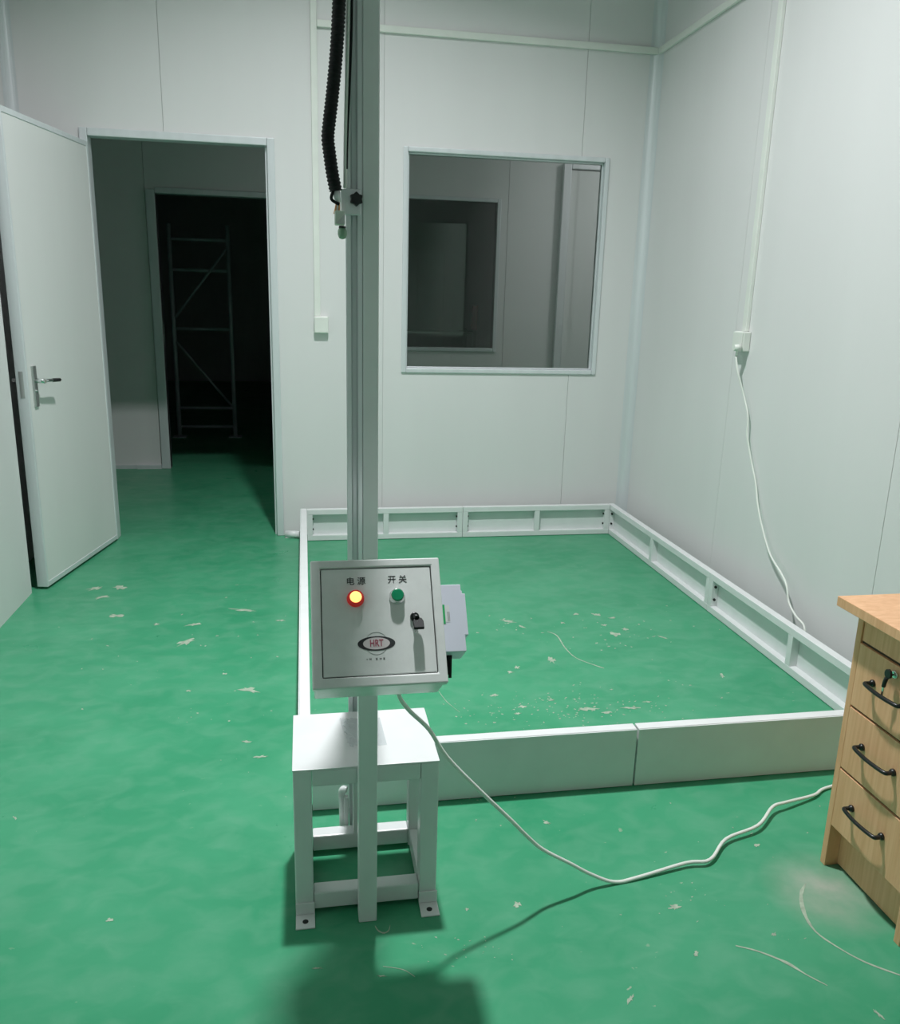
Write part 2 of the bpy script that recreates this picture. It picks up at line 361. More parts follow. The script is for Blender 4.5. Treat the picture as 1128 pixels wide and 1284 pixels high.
bx('head_frame', (2.0855, YC-.05, 2.36), (2.8795, YC-.001, 2.40), 'alu', d3, .006)
bx('leaf', (2.09, YC-.03, .012), (2.875, YC-.002, 2.355), 'door', d3, .003)
# things behind the far window
tr = thing('tool_trolley', (1.15, 8.0, 0), 'dim steel trolley with a red push handle seen through the far window', 'trolley')
for x in (.86, 1.585):
    for y in (7.8, 8.25): bx('leg', (x-.015, y-.015, 0), (x+.015, y+.015, 1.08), 'steel', tr)
bx('shelf', (.84, 7.78, 1.04), (1.605, 8.27, 1.055), 'steel', tr); bx('shelf', (.88, 7.82, .30), (1.565, 8.23, .315), 'steel', tr)
bx('push_handle', (1.56, 7.785, 1.0805), (1.61, 7.825, 1.30), 'red', tr, label='red push handle')
cb = thing('metal_locker', (1.20, 9.6, 0), 'pale metal locker standing in the dark store behind the far window', 'locker')
bx('body', (.95, 9.4, .0), (1.55, 9.9, 1.86), 'plate', cb, .004); bx('door', (.955, 9.385, .03), (1.245, 9.3995, 1.84), 'plate', cb, .003); bx('door', (1.255, 9.385, .03), (1.545, 9.3995, 1.84), 'plate', cb, .003)

# scaffold frame in the dark store room
sc = thing('scaffold_frame', (-.94, 8.2, 0), 'slim steel scaffold frame with diagonal braces in the dark doorway', 'scaffold')
xa, xb = -1.19, -.67
for x in (xa, xb):
    for y in (8.2,): MB().cyl((x, y, 0), (x, y, 1.95), .02, n=10).build('upright', 'scaf', sc)
for z in (.10, .28, 1.02, 1.55, 1.82):
    for y in (8.2,): MB().cyl((xa+.018, y, z), (xb-.018, y, z), .014, n=8).build('rung', 'scaf', sc)
for y in (8.2,):
    MB().cyl((xa+.02, y-.02, 1.12), (xb-.02, y-.02, 1.74), .011, n=8).build('brace', 'scaf', sc); MB().cyl((xa+.02, y-.02, .90), (xb-.02, y-.02, .30), .011, n=8).build('brace', 'scaf', sc)
for x in (xa, xb): bx('base_plate', (x-.06, 8.14, 0), (x+.06, 8.26, .008), 'scaf', sc)

# ------------------------------------------------------------------ trunking and sockets
def trunk(label, a, b): return bx('cable_trunking', a, b, 'pvc', None, .003, label=label, cat='trunking', group='white wall trunking')
tk = .017
trunk('white trunking dropping down the back wall beside the doorway', (.060, YB-tk, 1.243), (.093, YB-.0003, ZC-.001))
trunk('white trunking running level across the top of the back wall', (.0935, YB-tk, 2.662), (XR-.0005, YB-.0003, 2.696))
trunk('white trunking running level along the top of the right wall', (XR-tk, 0.6, 2.662), (XR-.0003, YB-tk-.0005, 2.696))
trunk('white trunking dropping down the right wall above its socket', (XR-tk-.0005, 3.437, 1.247), (XR-.0003, 3.472, 2.6615))
so = thing('socket_box', (.096, YB, 1.15), 'white surface box at the end of the back wall trunking', 'socket')
bx('box', (.058, YB-.034, 1.152), (.135, YB-.0003, 1.2425), 'pvc', so, .005)
bx('face_plate', (.061, YB-.039, 1.156), (.132, YB-.0342, 1.239), 'pvc', so, .002)
s2 = thing('socket_box', (XR, 3.46, 1.15), 'white wall socket on the right wall with a plug in it', 'socket')
bx('box', (XR-.036, 3.415, 1.160), (XR-.0003, 3.502, 1.2465), 'pvc', s2, .005)
bx('face_plate', (XR-.041, 3.418, 1.163), (XR-.0362, 3.499, 1.2435), 'pvc', s2, .002)

# ------------------------------------------------------------------ low platform frame on the floor
AO, AI, BI, BO, CO, CI, DI, DO, K = -.035, .0, 1.795, 1.829, 1.985, 2.02, 4.558, 4.594, .183
pf = thing('platform_frame', ((AO+BO)/2, (CO+DO)/2, 0), 'low white steel frame bolted into a rectangle on the green floor', 'platform frame')
def section(p0, p1, inn, nposts, hp_=(1, 1)):
    # p0->p1 along the outer face, inn = inward unit normal; local x along, y inward, z up
    p0, p1 = Vector((*p0, 0)), Vector((*p1, 0)); e = (p1-p0); L = e.length; e.normalize(); n = Vector((*inn, 0))
    T = Matrix(((e.x, n.x, 0, p0.x), (e.y, n.y, 0, p0.y), (0, 0, 1, 0), (0, 0, 0, 1)))
    s = MB(T).box((.001, .0, .003), (L-.001, .003, K-.002)).build('section', 'plate', pf)
    t = .030
    MB(T).box((.001, .0032, K-t), (L-.001, .035, K)).build('top_rail', 'white', s, .002)
    MB(T).box((.001, .0032, .002), (L-.001, .035, t+.002)).build('bottom_rail', 'white', s, .002)
    xs = [t/2+.001, L/2, L-t/2-.001]
    for x in xs: MB(T).box((x-t/2, .0034, t+.0022), (x+t/2, .0346, K-t-.0002)).build('post', 'white', s, .001)
    for x in (t+.001, L-t-.001):
        for z in (.065, .125):
            sg = 1 if x < L/2 else -1
            MB(T).cyl((x, .02, z), (x+sg*.006, .02, z), .006, n=10).build('bolt', 'dark', s)
xm, ym = .895, 3.287
section((BO-.0355, DO), (xm, DO), (0, -1), 1); section((xm, DO), (AO+.0355, DO), (0, -1), 1)
section((BO, CO), (BO, ym), (-1, 0), 1); section((BO, ym), (BO, DO), (-1, 0), 1)
section((AO, ym), (AO, CO), (1, 0), 1); section((AO, DO), (AO, ym), (1, 0), 1)
section((AO+.0355, CO), (.914, CO), (0, 1), 1); section((.918, CO), (BO-.0355, CO), (0, 1), 1)

# ------------------------------------------------------------------ steel stand
SX0, SX1, SY0, SY1, SH, t = -.041, .279, 1.598, 1.843, .366, .04
st = thing('steel_stand', ((SX0+SX1)/2, (SY0+SY1)/2, 0), 'white welded steel stool like stand with flat top behind the post', 'stand')
bx('top_plate', (SX0, SY0, SH-.004), (SX1, SY1, SH), 'white', st, .0012)
for x in (SX0+.001, SX1-.001-t):
    for y in (SY0+.001, SY1-.001-t): bx('leg', (x, y, .0035), (x+t, y+t, SH-.0042), 'white', st, .003)
for y in (SY0+.001, SY1-.001-t):
    bx('top_rail', (SX0+t+.0015, y, SH-.0042-t), (SX1-t-.0015, y+t, SH-.0042), 'white', st, .003)
    bx('stretcher', (SX0+t+.0015, y+.002, .010), (SX1-t-.0015, y+t-.002, .052), 'white', st, .003)
for x in (SX0+.001, SX1-.001-t):
    bx('top_rail', (x, SY0+t+.0015, SH-.0042-t), (x+t, SY1-t-.0015, SH-.0042), 'white', st, .003)
    bx('stretcher', (x+.002, SY0+t+.0015, .010), (x+t-.002, SY1-t-.0015, .052), 'white', st, .003)
bx('upright', (.100, SY1-.041, .0525), (.124, SY1-.017, SH-.0442), 'white', st, .002)
for x in (SX0, SX1-t-.002):
    f = bx('foot', (x+.001, SY0-.046, 0), (x+t+.003, SY0+.012, .0034), 'white', st, .001)
    bx('foot_flange', (x+.001, SY0-.0035, .0035), (x+t+.003, SY0+.0007, .032), 'white', f, .001)
    MB().cyl((x+.022, SY0-.026, .0035), (x+.022, SY0-.026, .0042), .0065, n=16).build('bolt_hole', 'dark', f)
hk = smooth([(.077, 1.862, .03), (.076, 1.862, .10), (.074, 1.862, .128), (.078, 1.860, .142), (.087, 1.856, .142)])
bx('clamp', (.080, 1.846, .005), (.091, 1.862, .125), 'white', st, .002)
MB().tube(hk, .009, 10).build('clamp_lever', 'white', st)

# ------------------------------------------------------------------ mast with aluminium rail
MY = 1.893
ms = thing('mast', (.145, MY+.02, 0), 'tall white square steel mast with a slotted aluminium rail on its left', 'mast')
bx('tube', (.128, MY-.03, 0), (.1640, MY+.01, 2.62), 'white', ms, .003)
rx0, rx1, ry0, ry1 = .094, .1275, MY-.030, MY+.005
w_, g_ = rx1-rx0, .0075
c_ = (rx0+rx1)/2
prof = [(rx0, ry0), (c_-g_, ry0), (c_-g_, ry0+.003), (c_-g_-.004, ry0+.007), (c_-.004, ry0+.012), (c_+.004, ry0+.012), (c_+g_+.004, ry0+.007), (c_+g_, ry0+.003), (c_+g_, ry0), (rx1, ry0), (rx1, ry1), (rx0, ry1),
        (rx0, c_*0+ry0+.025), (rx0+.003, ry0+.025), (rx0+.007, ry0+.029-.002), (rx0+.012, ry0+.020), (rx0+.012, ry0+.013), (rx0+.007, ry0+.007), (rx0+.003, ry0+.010), (rx0, ry0+.010)]
MB().poly(prof, .02, 2.60).build('rail', 'alu', ms)
bx('top_cap', (.090, MY-.034, 2.6205), (.168, MY+.014, 2.632), 'white', ms, .003)
zk = PY(447, 251, MY-.04).z
cr_ = bx('carriage', (rx0-.012, ry0-.008, zk-.030), (rx1-.004, ry0-.0008, zk+.022), 'alu', ms, .002)
bx('carriage_arm', (rx0-.012, ry0-.0005, zk-.026), (rx0-.006, ry0+.030, zk+.020), 'alu', cr_, .002)
kx = PY(446.5, 250, MY-.045)
star = [(kx.x+(.0155 if i % 2 == 0 else .0115)*sin(i*pi/6), kx.z+(.0155 if i % 2 == 0 else .0115)*cos(i*pi/6)) for i in range(12)]
MB().prism(star, 'y', ry0-.026, ry0-.012).build('knob', 'blackp', cr_, .002, label='black star knob')
MB().cyl((kx.x, ry0-.012, kx.z), (kx.x, ry0-.0083, kx.z), .006).build('knob_shaft', 'chrome', cr_)
bx('hose_bracket', (.045, MY-.066, 2.558), (.0935, MY-.008, 2.564), 'alu', ms)

# corrugated hose hanging to the left of the mast
hy = MY-.052
hp2 = [Vector((.062, hy, 2.555)), Vector((.066, hy, 2.45)), Vector((.074, hy, 2.2)), PY(426, -60, hy), PY(425, 0, hy), PY(422, 60, hy), PY(417.5, 110, hy), PY(413, 150, hy), PY(411, 172, hy), PY(413, 192, hy), PY(416.5, 217, hy), PY(421, 240, hy)]
path = smooth(hp2, 14)
# resample evenly
res = [path[0]]; acc = 0; step = .0019
for a, b in zip(path, path[1:]):
    L = (b-a).length
    while acc+L >= step:
        f_ = (step-acc)/L; a = a+(b-a)*f_; L = (b-a).length; acc = 0; res.append(a.copy())
    acc += L
rad = [.0138 if (i % 4) in (0, 1) else .0122 for i in range(len(res))]
hz_ = thing('corrugated_hose', res[-1], 'black corrugated hose hanging beside the tall mast', 'hose')
MB().tube(res, .013, 14, rad).build('hose', 'black', hz_)
e0 = PY(421, 240, hy); e1 = PY(424, 253, hy)
MB().tube(smooth([e0+Vector((-.004, -.006, .004)), (e0+e1)/2+Vector((-.012, -.008, -.006)), e1+Vector((.002, -.008, -.006))]), .0032, 8).build('strap', 'black', hz_)
MB().cyl(e0, PY(424, 254, hy), .0085, .006, 12).build('sleeve', 'white', hz_)
for k, (du, m_) in enumerate(((-3, 'copper'), (1, 'copper'), (-1, 'white'))):
    MB().tube(smooth([PY(424+du*.5, 252, hy), PY(424+du, 260, hy-.003), PY(423+du*1.3, 268, hy)]), .0022, 8).build('wire', m_, hz_)
cA, cB = PY(418, 264, hy), PY(434, 283, hy)
nz = thing('valve_block', (cA.x, hy, cB.z), 'small pale valve block with green fitting below the black hose', 'valve')
MB().box((cA.x+.002, hy-.012, cB.z), (cB.x-.003, hy+.012, cA.z)).build('body', 'bluewire', nz, .003)
MB().prism([(cA.x+.004, cB.z+.002), (cB.x-.004, cB.z+.002), (cB.x-.004, cB.z+.022)], 'y', hy-.0165, hy-.0122).build('bracket', 'steel', nz)
g0 = PY(429, 283.5, hy); g1 = PY(429.5, 299, hy)
MB().lathe(g0, (0, 0, -1), [(0, .007), (.004, .0078)], 16).build('seal', 'blackp', nz)
MB().lathe((g0.x, g0.y, g0.z-.0042), (0, 0, -1), [(0, .007), (.005, .0095), (.013, .0095), (.02, .007), (.022, .002)], 16).build('fitting', 'greenglass', nz)
# thin cables beside the hose
def wirepath(pts, y): return smooth([PY(u, v, y) for u, v in pts], 6)
pc = [Vector((.094, MY-.04, 2.5))]+wirepath([(437, -40), (436, 40), (434.5, 110), (433.2, 170), (432.6, 236)], MY-.04)
MB().tube(pc, .0042, 8).build('signal_cable', 'pvc', label='thin pale cable between the black hose and the mast rail', cat='cable', group='cables on the mast')
pc = [Vector((.102, MY-.041, 2.5))]+wirepath([(441.5, -40), (440.5, 40), (438, 110), (435.4, 170), (434.4, 212)], MY-.041)
MB().tube(pc, .0026, 8).build('signal_cable', 'black', label='thin black cable lying along the mast rail', cat='cable', group='cables on the mast')

# ------------------------------------------------------------------ control box on its post
tilt = radians(36.7); BC = Vector((.1295, 1.457, .7584)); U = Vector((0, sin(tilt), cos(tilt))); N = Vector((0, -cos(tilt), sin(tilt)))
TB = Matrix(((1, U.x, N.x, BC.x), (0, U.y, N.y, BC.y), (0, U.z, N.z, BC.z), (0, 0, 0, 1)))     # local x right, y up the panel, z out
BW, BH, BD = .25, .2466, .118
def onbox(u, v, n=0.0):
    d = ray(u, v); p = BC+N*n; t_ = (p-CAM).dot(N)/d.dot(N); q = CAM+d*t_-p; return Vector((q.x, q.dot(U)))
ct = thing('control_box', (.1175, 1.576, 0), 'grey tilted control box on a white post with red lamp and logo', 'control box')
# post: cut to follow the underside of the box
bx('post', (.098, 1.556, 0), (.138, 1.5965, .566), 'white', ct, .002)
bx('post_bracket', (.092, 1.597-.0345, .5665), (.144, 1.5935, .5705), 'white', ct)
enc = MB(TB).box((-BW/2+.003, -BH/2+.003, -BD), (BW/2-.003, BH/2-.003, -.0225)).build('enclosure', 'box', ct, .004, 3)
def rect(x0, x1, y0, y1): return [(x0, y0), (x1, y0), (x1, y1), (x0, y1)]
dx0, dx1, dy0, dy1 = -BW/2+.0195, BW/2-.0185, -BH/2+.021, BH/2-.0175
MB(TB).ring(rect(-BW/2, BW/2, -BH/2, BH/2), rect(dx0-.0012, dx1+.0012, dy0-.0012, dy1+.0012), -.022, 0).build('front_frame', 'box', ct, .003, 3)
MB(TB).box((dx0-.0012, dy0-.0012, -.0222), (dx1+.0012, dy1+.0012, -.012)).build('gasket', 'dark', ct)
dr_ = MB(TB).box((dx0+.0006, dy0+.0006, -.0118), (dx1-.0006, dy1-.0006, -.0022)).build('door', 'box', ct, .0015)
zf = -.0022
def Ln(p, h): return (p.x, p.y, h)
def ax(p): return TB @ Vector((p.x, p.y, zf))
p = onbox(446, 748, .014)
lampred = MB().lathe(ax(p), N, [(.0002, .0165), (.004, .0165), (.005, .0145), (.0125, .0145), (.014, .0125)], 28).build('indicator', 'redring', dr_, label='red power lamp, lit')
MB().lathe(ax(p)+N*.0141, N, [(0, .0112), (.002, .0105), (.0035, .007), (.004, .002)], 24).build('lens', 'hot', dr_, label='glowing yellow lens')
p = onbox(498.5, 745.5, .013)
MB().lathe(ax(p), N, [(.0002, .0150), (.003, .0150), (.004, .0135), (.0125, .0132), (.0135, .0122)], 28).build('button_bezel', 'chrome', dr_)
MB().lathe(ax(p)+N*.0136, N, [(0, .0118), (.001, .0118), (.0012, .010)], 28).build('push_button', 'greenbtn', dr_, label='green push button')
# lock with key
p = onbox(520, 773, .004); A = ax(p)
MB().lathe(A, N, [(.0002, .0088), (.005, .0088), (.006, .007)], 24).build('lock', 'blackp', dr_)
Rt = Vector((1, 0, 0))
def kp(x, y, n): return A+Rt*x+U*y+N*n
MB().tube([kp(0, 0, .006), kp(.001, -.002, .012), kp(.003, -.006, .016)], .0048, 10).build('key_neck', 'blackp', dr_)
TK = Matrix.Translation(kp(.0045, -.015, .0165)) @ TB.to_3x3().to_4x4() @ Matrix.Rotation(radians(-30), 4, 'X')
MB(TK).poly([(-.0095, -.015), (.0095, -.015), (.010, .002), (.007, .010), (0, .012), (-.007, .010), (-.010, .002)], -.003, .003).build('key', 'black', dr_, .001, label='black key left in the lock')
MB().tube(smooth([kp(.001, -.012, .017), kp(-.006, -.024, .012), kp(-.002, -.034, .010), kp(.004, -.024, .014), kp(.002, -.012, .019)]), .0007, 6).build('key_ring', 'chrome', dr_)
# writing and logo
def txt(u, v, s, body, m, name, bold=.0004, sx=1.0, h=.0004):
    q = onbox(u, v); return text_mesh(body, s, TB @ Matrix.Translation((q.x, q.y, zf)), h, name, m, dr_, .0002, bold, sx)
txt(446, 729, .0165, '电 源', 'ink', 'lettering', .0001)
txt(498, 726.5, .0165, '开 关', 'ink', 'lettering', .0001)
q = onbox(472, 806.5)
def ell(a, b, n=40, oy=0): return [(q.x+a*cos(2*pi*i/n), q.y+oy+b*sin(2*pi*i/n)) for i in range(n)]
MB(TB).ring(ell(.0218, .0218), ell(.0208, .0208), zf+.0001, zf+.0003).build('logo_circle', 'steel', dr_)
MB(TB).poly(ell(.0352, .0138), zf+.0003, zf+.0005).build('logo_ellipse', 'ink', dr_, label='black ellipse of the logo')
MB(TB).poly(ell(.0252, .0113), zf+.0005, zf+.0007).build('logo_field', 'logo_white', dr_)
txt(472, 806.5, .0185, 'HRT', 'redink', 'logo_letters', .0003, .72, .0010)
qs = onbox(472, 826)
mk = [(-.0175, 'y'), (-.0115, 'n'), (-.0005, 's'), (.0065, 'n'), (.0125, 's')]
mm_ = MB(TB)
for x, k in mk:
    cx, cy = qs.x+x*1.05+.001, qs.y; r = .0018
    def stroke(a, b, c_, d_): mm_.box((cx+a*r, cy+b*r, zf+.0001), (cx+c_*r, cy+d_*r, zf+.0003))
    if k == 'y': stroke(-.8, .3, .8, .55); stroke(-.15, -1, .15, .3)
    if k == 'n': stroke(-1, -1, -.7, 1); stroke(.7, -1, 1, 1); stroke(-.7, .1, .7, .35); stroke(-.15, -.8, .15, .8)
    if k == 's': stroke(-1, .75, 1, 1); stroke(-.8, -.1, .8, .12); stroke(-1, -1, 1, -.75); stroke(-.15, -.75, .15, .75)
mm_.build('lettering', 'ink', dr_)
# drive module on the right flank
n0 = -.036
def mq(u, v): return onbox(u, v, n0)
a0, a1, a2 = BW/2-.0028, mq(577, 735).x, mq(585, 770).x
top, s1, s2_, bot = mq(566, 733).y, mq(582, 744).y, mq(584, 796).y, mq(570, 817).y
mod = MB(TB).poly([(a0, bot), (a1+.001, bot), (a1+.001, s2_), (a2, s2_), (a2, s1), (a1+.002, s1), (a1+.002, s1+.006), (a1, s1+.006), (a1, top), (a0, top)], -.105, n0).build('drive_module', 'lilac', ct, .003, label='pale lilac module with a green label on the right flank')
MB(TB).box((a0+.007, mq(563, 782).y, n0+.0001), (a0+.0125, mq(563, 758).y, n0+.0006)).build('label_sticker', 'labelgreen', mod)
MB(TB).box((a0+.0125, mq(563, 780).y, n0+.0001), (a0+.0215, mq(563, 759).y, n0+.0004)).build('label_sticker', 'white', mod)
for k in range(3): MB(TB).box((a0+.017+k*.0012*1.5, mq(563, 779).y, n0+.0004), (a0+.0176+k*.0018, mq(563, 767).y, n0+.0006)).build('print_line', 'ink', mod)
for dx, ln in ((.0165, .036), (.0215, .043)):
    MB(TB).tube(smooth([(a0+dx+.001, bot+.001, -.07), (a0+dx-.001, bot-.014, -.068), (a0+dx-.003, bot-ln, -.075)]), .0032, 8).build('gland_cable', 'black', mod)

# ------------------------------------------------------------------ power cord: socket, wall, floor, control box
pcd = thing('power_cord', (1.0, 1.7, 0), 'white power cord hanging from the wall socket and trailing to the control box', 'cord')
wallx = XR-.034
wp = [(922.5, 447), (925, 468), (932, 495), (937.5, 522), (936.5, 545), (941, 575), (947, 605), (950, 635), (957, 668), (966, 697), (979, 719), (986, 735), (988.5, 755), (997, 772), (1008, 786)]
off = [.052, .048, .026, .02, .022, .014, .010, .016, .018, .022, .035, .042, .045, .046, .052]
P3 = [PX(u, v, XR-o) for (u, v), o in zip(wp, off)]
P3 += [Vector((1.872, 2.66, .10)), Vector((1.868, 2.58, .02)), Vector((1.866, 2.4, .005)), Vector((1.868, 2.1, .005)), Vector((1.865, 1.98, .005)), Vector((1.80, 1.93, .005)), Vector((1.62, 1.925, .005))]
fl_pts = [(1035, 988, .006), (1020, 997, .01), (985, 1006, .02), (968, 1012, .022), (950, 1035, .018), (910, 1052, .014), (890, 1078, .012), (860, 1082, .012), (800, 1100, .006), (770, 1106, .006)]
P3 += [PZ(u, v, z+.0) for u, v, z in fl_pts]
air = [(740, 1096), (715, 1083), (680, 1065), (660, 1048), (640, 1028), (600, 990), (560, 949), (538, 915), (515, 893), (503, 878), (499, 868)]
for i, (u, v) in enumerate(air):
    f_ = (i+1)/len(air); P3.append(PY(u, v, 1.604+(1.50-1.604)*f_))
MB().tube(smooth(P3, 5), .0045, 8).build('cable', 'pvc', pcd)
pl = PX(924, 436, XR-.055)
MB().cyl((XR-.0412, pl.y, pl.z), (XR-.072, pl.y, pl.z), .017, .013, 16).cyl((XR-.052, pl.y, pl.z), (P3[0].x, P3[0].y, P3[0].z), .006, .004, 12).build('plug', 'pvc', pcd)

# ------------------------------------------------------------------ wooden drawer pedestal
CX, CY1, CY0, CZ = 1.262, 1.607, 1.318, .678
ped = thing('drawer_pedestal', (CX+.25, (CY0+CY1)/2, 0), 'oak laminate pedestal with three drawers and black bow handles', 'cabinet')
bx('side_panel', (CX, CY1-.018, 0), (CX+.5, CY1, CZ), 'wood', ped, .001); bx('side_panel', (CX, CY0, 0), (CX+.5, CY0+.018, CZ), 'wood', ped, .001)
bx('back_panel', (CX+.488, CY0+.0185, .02), (CX+.5, CY1-.0185, CZ), 'wood', ped)
cf = PX(1050, 747, CX-.042); bx('top_panel', (CX-.042, CY0-(cf.y-CY1), CZ+.0005), (CX+.56, cf.y, cf.z), 'wood', ped, .0015)
bx('apron', (CX+.004, CY0+.0185, .608), (CX+.02, CY1-.0185, CZ), 'wood', ped)
bx('plinth', (CX+.034, CY0+.0185, .006), (CX+.05, CY1-.0185, .118), 'wood', ped)
for zg in (.605, .4425, .2775): bx('gap_shade_strip', (CX+.005, CY0+.019, zg-.0026), (CX+.0165, CY1-.019, zg+.0026), 'gap_shade', ped)  # dark strips standing in for the shade inside the drawer gaps
for (z0_, z1_, zh) in ((.4455, .602, .530), (.2805, .4395, .368), (.119, .2745, .206)):
    dw = bx('drawer', (CX-.001, CY0+.0195, z0_), (CX+.017, CY1-.0195, z1_), 'wood', ped, .001)
    bx('drawer_box', (CX+.0172, CY0+.03, z0_+.01), (CX+.44, CY1-.03, z1_-.02), 'core', dw)
    ya, yb_ = 1.533, 1.411
    hpth = smooth([(CX-.0012, ya-.008, zh), (CX-.014, ya-.006, zh), (CX-.024, ya-.012, zh), (CX-.029, (ya+yb_)/2, zh), (CX-.024, yb_+.012, zh), (CX-.014, yb_+.006, zh), (CX-.0012, yb_+.008, zh)], 6)
    MB().tube(hpth, .0048, 10).build('handle', 'blackp', dw)
    for yy in (ya-.008, yb_+.008): MB().lathe((CX-.0012, yy, zh), (-1, 0, 0), [(0, .0085), (.004, .0085), (.009, .005)], 12).build('handle_foot', 'blackp', dw)
    if zh > .5:
        k0 = PX(1121, 846, CX-.004)
        MB().lathe((CX-.0012, k0.y, k0.z), (-1, 0, 0), [(0, .0095), (.004, .009), (.005, .007)], 16).build('lock', 'chrome', dw)
        TK = Matrix.Translation((CX-.018, k0.y+.001, k0.z+.002))
        MB(TK).prism([(.014*cos(i*pi/6)*.7, .011*sin(i*pi/6)) for i in range(12)], 'x', -.003, .003).build('key', 'blackp', dw, .001, label='black plastic head of the key in the lock')
        MB().cyl((CX-.0065, k0.y, k0.z), (CX-.0145, k0.y, k0.z), .002, n=8).build('key_blade', 'chrome', dw)
        MB().tube(smooth([(CX-.02, k0.y+.002, k0.z-.008), (CX-.022, k0.y+.003, k0.z-.018), (CX-.021, k0.y+.006, k0.z-.03)]), .0045, 8).build('key', 'blackp', dw, label='second key dangling from the ring')
        bx('key_blade', (CX-.022, k0.y+.004, k0.z-.058), (CX-.02, k0.y+.0085, k0.z-.0305), 'chrome', dw)

# ------------------------------------------------------------------ small things
# plastic film left on the stand top
fm = bmesh.new(); nx, ny = 14, 12; grid = []
q0, q1, q2, q3 = PZ(426, 902, SH), PZ(476, 900, SH), PZ(485, 934, SH), PZ(438, 939, SH)
for j in range(ny+1):
    row = []
    for i in range(nx+1):
        s_, t_ = i/nx, j/ny
        p = (q0*(1-s_)+q1*s_)*(1-t_)+(q3*(1-s_)+q2*s_)*t_
        cr = max(0, 1-s_*2.2)
        row.append(fm.verts.new((p.x+random.uniform(-1, 1)*.003*cr, p.y+random.uniform(-1, 1)*.003*cr, SH+.0006+abs(random.gauss(0, 1))*.006*cr+.0004*random.random())))
    grid.append(row)
for j in range(ny):
    for i in range(nx): fm.faces.new((grid[j][i], grid[j][i+1], grid[j+1][i+1], grid[j+1][i]))
b_ = MB(); b_.bm.free(); b_.bm = fm
b_.build('plastic_film', 'film', label='crumpled clear plastic film lying on the stand top', cat='plastic film')
# white stub beside the door jamb
stp = thing('door_stop', (-.09, 4.65, 0), 'small white stub on the floor between door jamb and platform frame', 'door stop')
MB().cyl((-.122, 4.645, .022), (-.040, 4.622, .022), .020, n=16).build('stub', 'white', stp)
bx('base', (-.125, 4.628, 0), (-.06, 4.662, .006), 'white', stp, .002)
# ceiling lamp out of frame
lp = thing('high_bay_lamp', (LAMP.x, LAMP.y, LAMP.z), 'round white ceiling lamp hanging above the platform, out of frame', 'lamp')
MB().lathe((LAMP.x, LAMP.y, LAMP.z+.012), (0, 0, 1), [(0, .15), (.03, .15), (.06, .11), (.1, .06), (.12, .05)], 32).build('housing', 'lampcase', lp)
MB().lathe((LAMP.x, LAMP.y, LAMP.z+.004), (0, 0, 1), [(0, .13), (.0075, .13)], 32).build('diffuser', 'lampglow', lp)
MB().cyl((LAMP.x, LAMP.y, LAMP.z+.1325), (LAMP.x, LAMP.y, ZC-.0005), .012, n=12).build('stem', 'lampcase', lp)

cl = thing('added_corridor_lamp', (3.0, 5.65, 2.9), 'small white ceiling lamp added to brighten the corridor beyond the window, out of frame', 'lamp')  # invented fixture, added with its area light to brighten the corridor
MB().lathe((3.0, 5.65, 2.94), (0, 0, 1), [(0, .12), (.03, .12), (.0595, .09)], 24).build('housing', 'lampcase', cl)
MB().lathe((3.0, 5.65, 2.932), (0, 0, 1), [(0, .10), (.0075, .10)], 24).build('diffuser', 'lampdim', cl)
l2 = bpy.data.lights.new('added_corridor_light', 'AREA'); l2.shape = 'DISK'; l2.size = .2; l2.energy = 11; l2.color = (1, .97, 1)
l2o = bpy.data.objects.new('added_corridor_light', l2); col.objects.link(l2o); l2o.location = (3.0, 5.65, 2.925)

# ------------------------------------------------------------------ bare patches and scratches in the floor coating
rng = random.Random(3)
def blob(u, v, w, h, ang=0):
    # w, h in photo pixels across and along the view at that spot
    c = PZ(u, v); e1_ = (PZ(u+w/2*cos(ang), v+w/2*sin(ang))-c); e2_ = (PZ(u-h/2*sin(ang), v+h/2*cos(ang))-c)
    pts = []
    n = 17
    for i in range(n):
        r = .28+.85*rng.random()**1.3; p = c+e1_*cos(2*pi*i/n)*r+e2_*sin(2*pi*i/n)*r; pts.append((p.x, p.y))
    return pts
def chip(*a): MB().poly(blob(*a), .0002, .0007).build('paint_chip', 'chip', fl)
for a in ((120, 738, 26, 5, -.2), (150, 737, 20, 6), (127, 749, 22, 4, -.15), (145, 772, 20, 5), (196, 783, 10, 3), (235, 805, 30, 9, -.35), (243, 783, 24, 4, -.15), (306, 765, 44, 4, .05), (352, 778, 18, 3), (312, 865, 34, 8, .15), (281, 845, 8, 3), (236, 866, 8, 3), (308, 930, 16, 3), (327, 949, 20, 4, -.1), (19, 1026, 7, 6), (137, 1154, 14, 7),
          (636, 779, 26, 3, .2), (655, 786, 12, 3, .4), (692, 828, 13, 9, .4), (705, 781, 8, 3), (648, 837, 8, 5), (748, 771, 16, 4, .1), (768, 775, 12, 3), (771, 795, 15, 7), (783, 789, 10, 5), (757, 784, 10, 3), (722, 770, 10, 3), (905, 847, 9, 6, .7), (830, 799, 18, 2, .3), (640, 843, 12, 4), (620, 872, 12, 4),
          (735, 889, 34, 6, .05), (790, 888, 26, 4), (760, 893, 18, 4), (655, 886, 14, 5), (690, 878, 18, 4), (648, 895, 12, 4), (812, 880, 14, 3), (685, 1031, 12, 5, .3), (648, 1134, 12, 10), (845, 1138, 20, 8), (478, 1224, 18, 3, .05), (397, 1214, 16, 3), (790, 1253, 7, 18, .5), (970, 1172, 9, 7), (873, 1196, 8, 7), (1100, 1271, 22, 5, .7), (950, 1060, 9, 7), (585, 1140, 7, 5)):
    chip(*a)
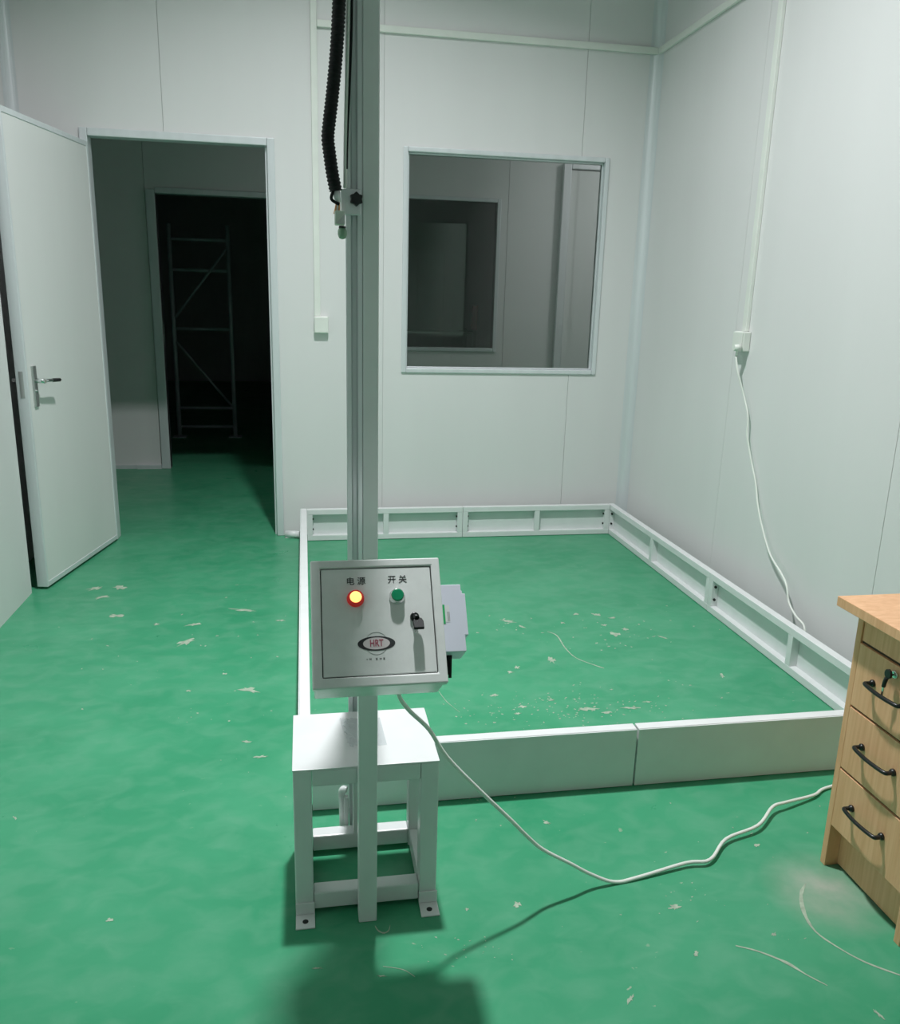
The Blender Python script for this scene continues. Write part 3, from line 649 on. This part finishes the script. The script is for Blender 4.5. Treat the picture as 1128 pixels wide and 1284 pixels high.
def scratch(pts, ws):
    P = smooth([PZ(u, v) for u, v in pts], 4); n = len(P); Lf, Rt_ = [], []
    for i, p in enumerate(P):
        d = (P[min(i+1, n-1)]-P[max(i-1, 0)]).normalized(); k = i/(n-1)*(len(ws)-1); j = min(int(k), len(ws)-2); w = (ws[j]+(ws[j+1]-ws[j])*(k-j))*(.75+.5*rng.random())
        o = Vector((-d.y, d.x, 0))*w/2; Lf.append((p+o)[:2]); Rt_.append((p-o)[:2])
    m_ = MB()
    for i in range(n-1): m_.poly([Lf[i], Lf[i+1], Rt_[i+1], Rt_[i]], .0002, .0007)
    m_.build('paint_scratch', 'chip', fl)
scratch([(1010, 1108), (1004, 1122), (1008, 1145), (1022, 1168), (1050, 1188), (1085, 1207), (1128, 1223)], (.002, .012, .005, .004, .005))
scratch([(922, 1186), (950, 1193), (985, 1207), (1010, 1222), (1037, 1236)], (.003, .004, .008, .003, .002))
scratch([(686, 792), (698, 797), (708, 812), (722, 825), (745, 834), (757, 838)], (.004, .005, .004, .004, .006))
scratch([(550, 867), (560, 880), (576, 893)], (.002, .002, .001))
scratch([(470, 1161), (474, 1167), (481, 1170), (487, 1167), (489, 1160)], (.001, .003, .004, .002, .001))
scratch([(520, 1225), (505, 1216), (480, 1212)], (.001, .002, .001))
# fine flakes, too many to count
sp = MB()
for (u0, v0, su, sv, n) in ((700, 888, 75, 14, 170), (770, 790, 50, 16, 40), (640, 780, 30, 8, 14), (230, 800, 80, 40, 22), (300, 900, 50, 45, 14), (590, 1010, 40, 20, 16), (950, 1075, 60, 40, 14), (600, 1190, 40, 10, 24), (850, 1140, 30, 14, 14)):
    for i in range(n):
        u, v = rng.gauss(u0, su), rng.gauss(v0, sv)
        if u < 5 or u > 1120 or v < 745 or v > 1275: continue
        s_ = rng.uniform(.8, 2.4); sp.poly(blob(u, v, s_*rng.uniform(1, 2.4), s_*.8, rng.uniform(-.4, .4)), .0002, .0005)
sp.build('coating_flakes', 'chip', fl, kind='stuff')
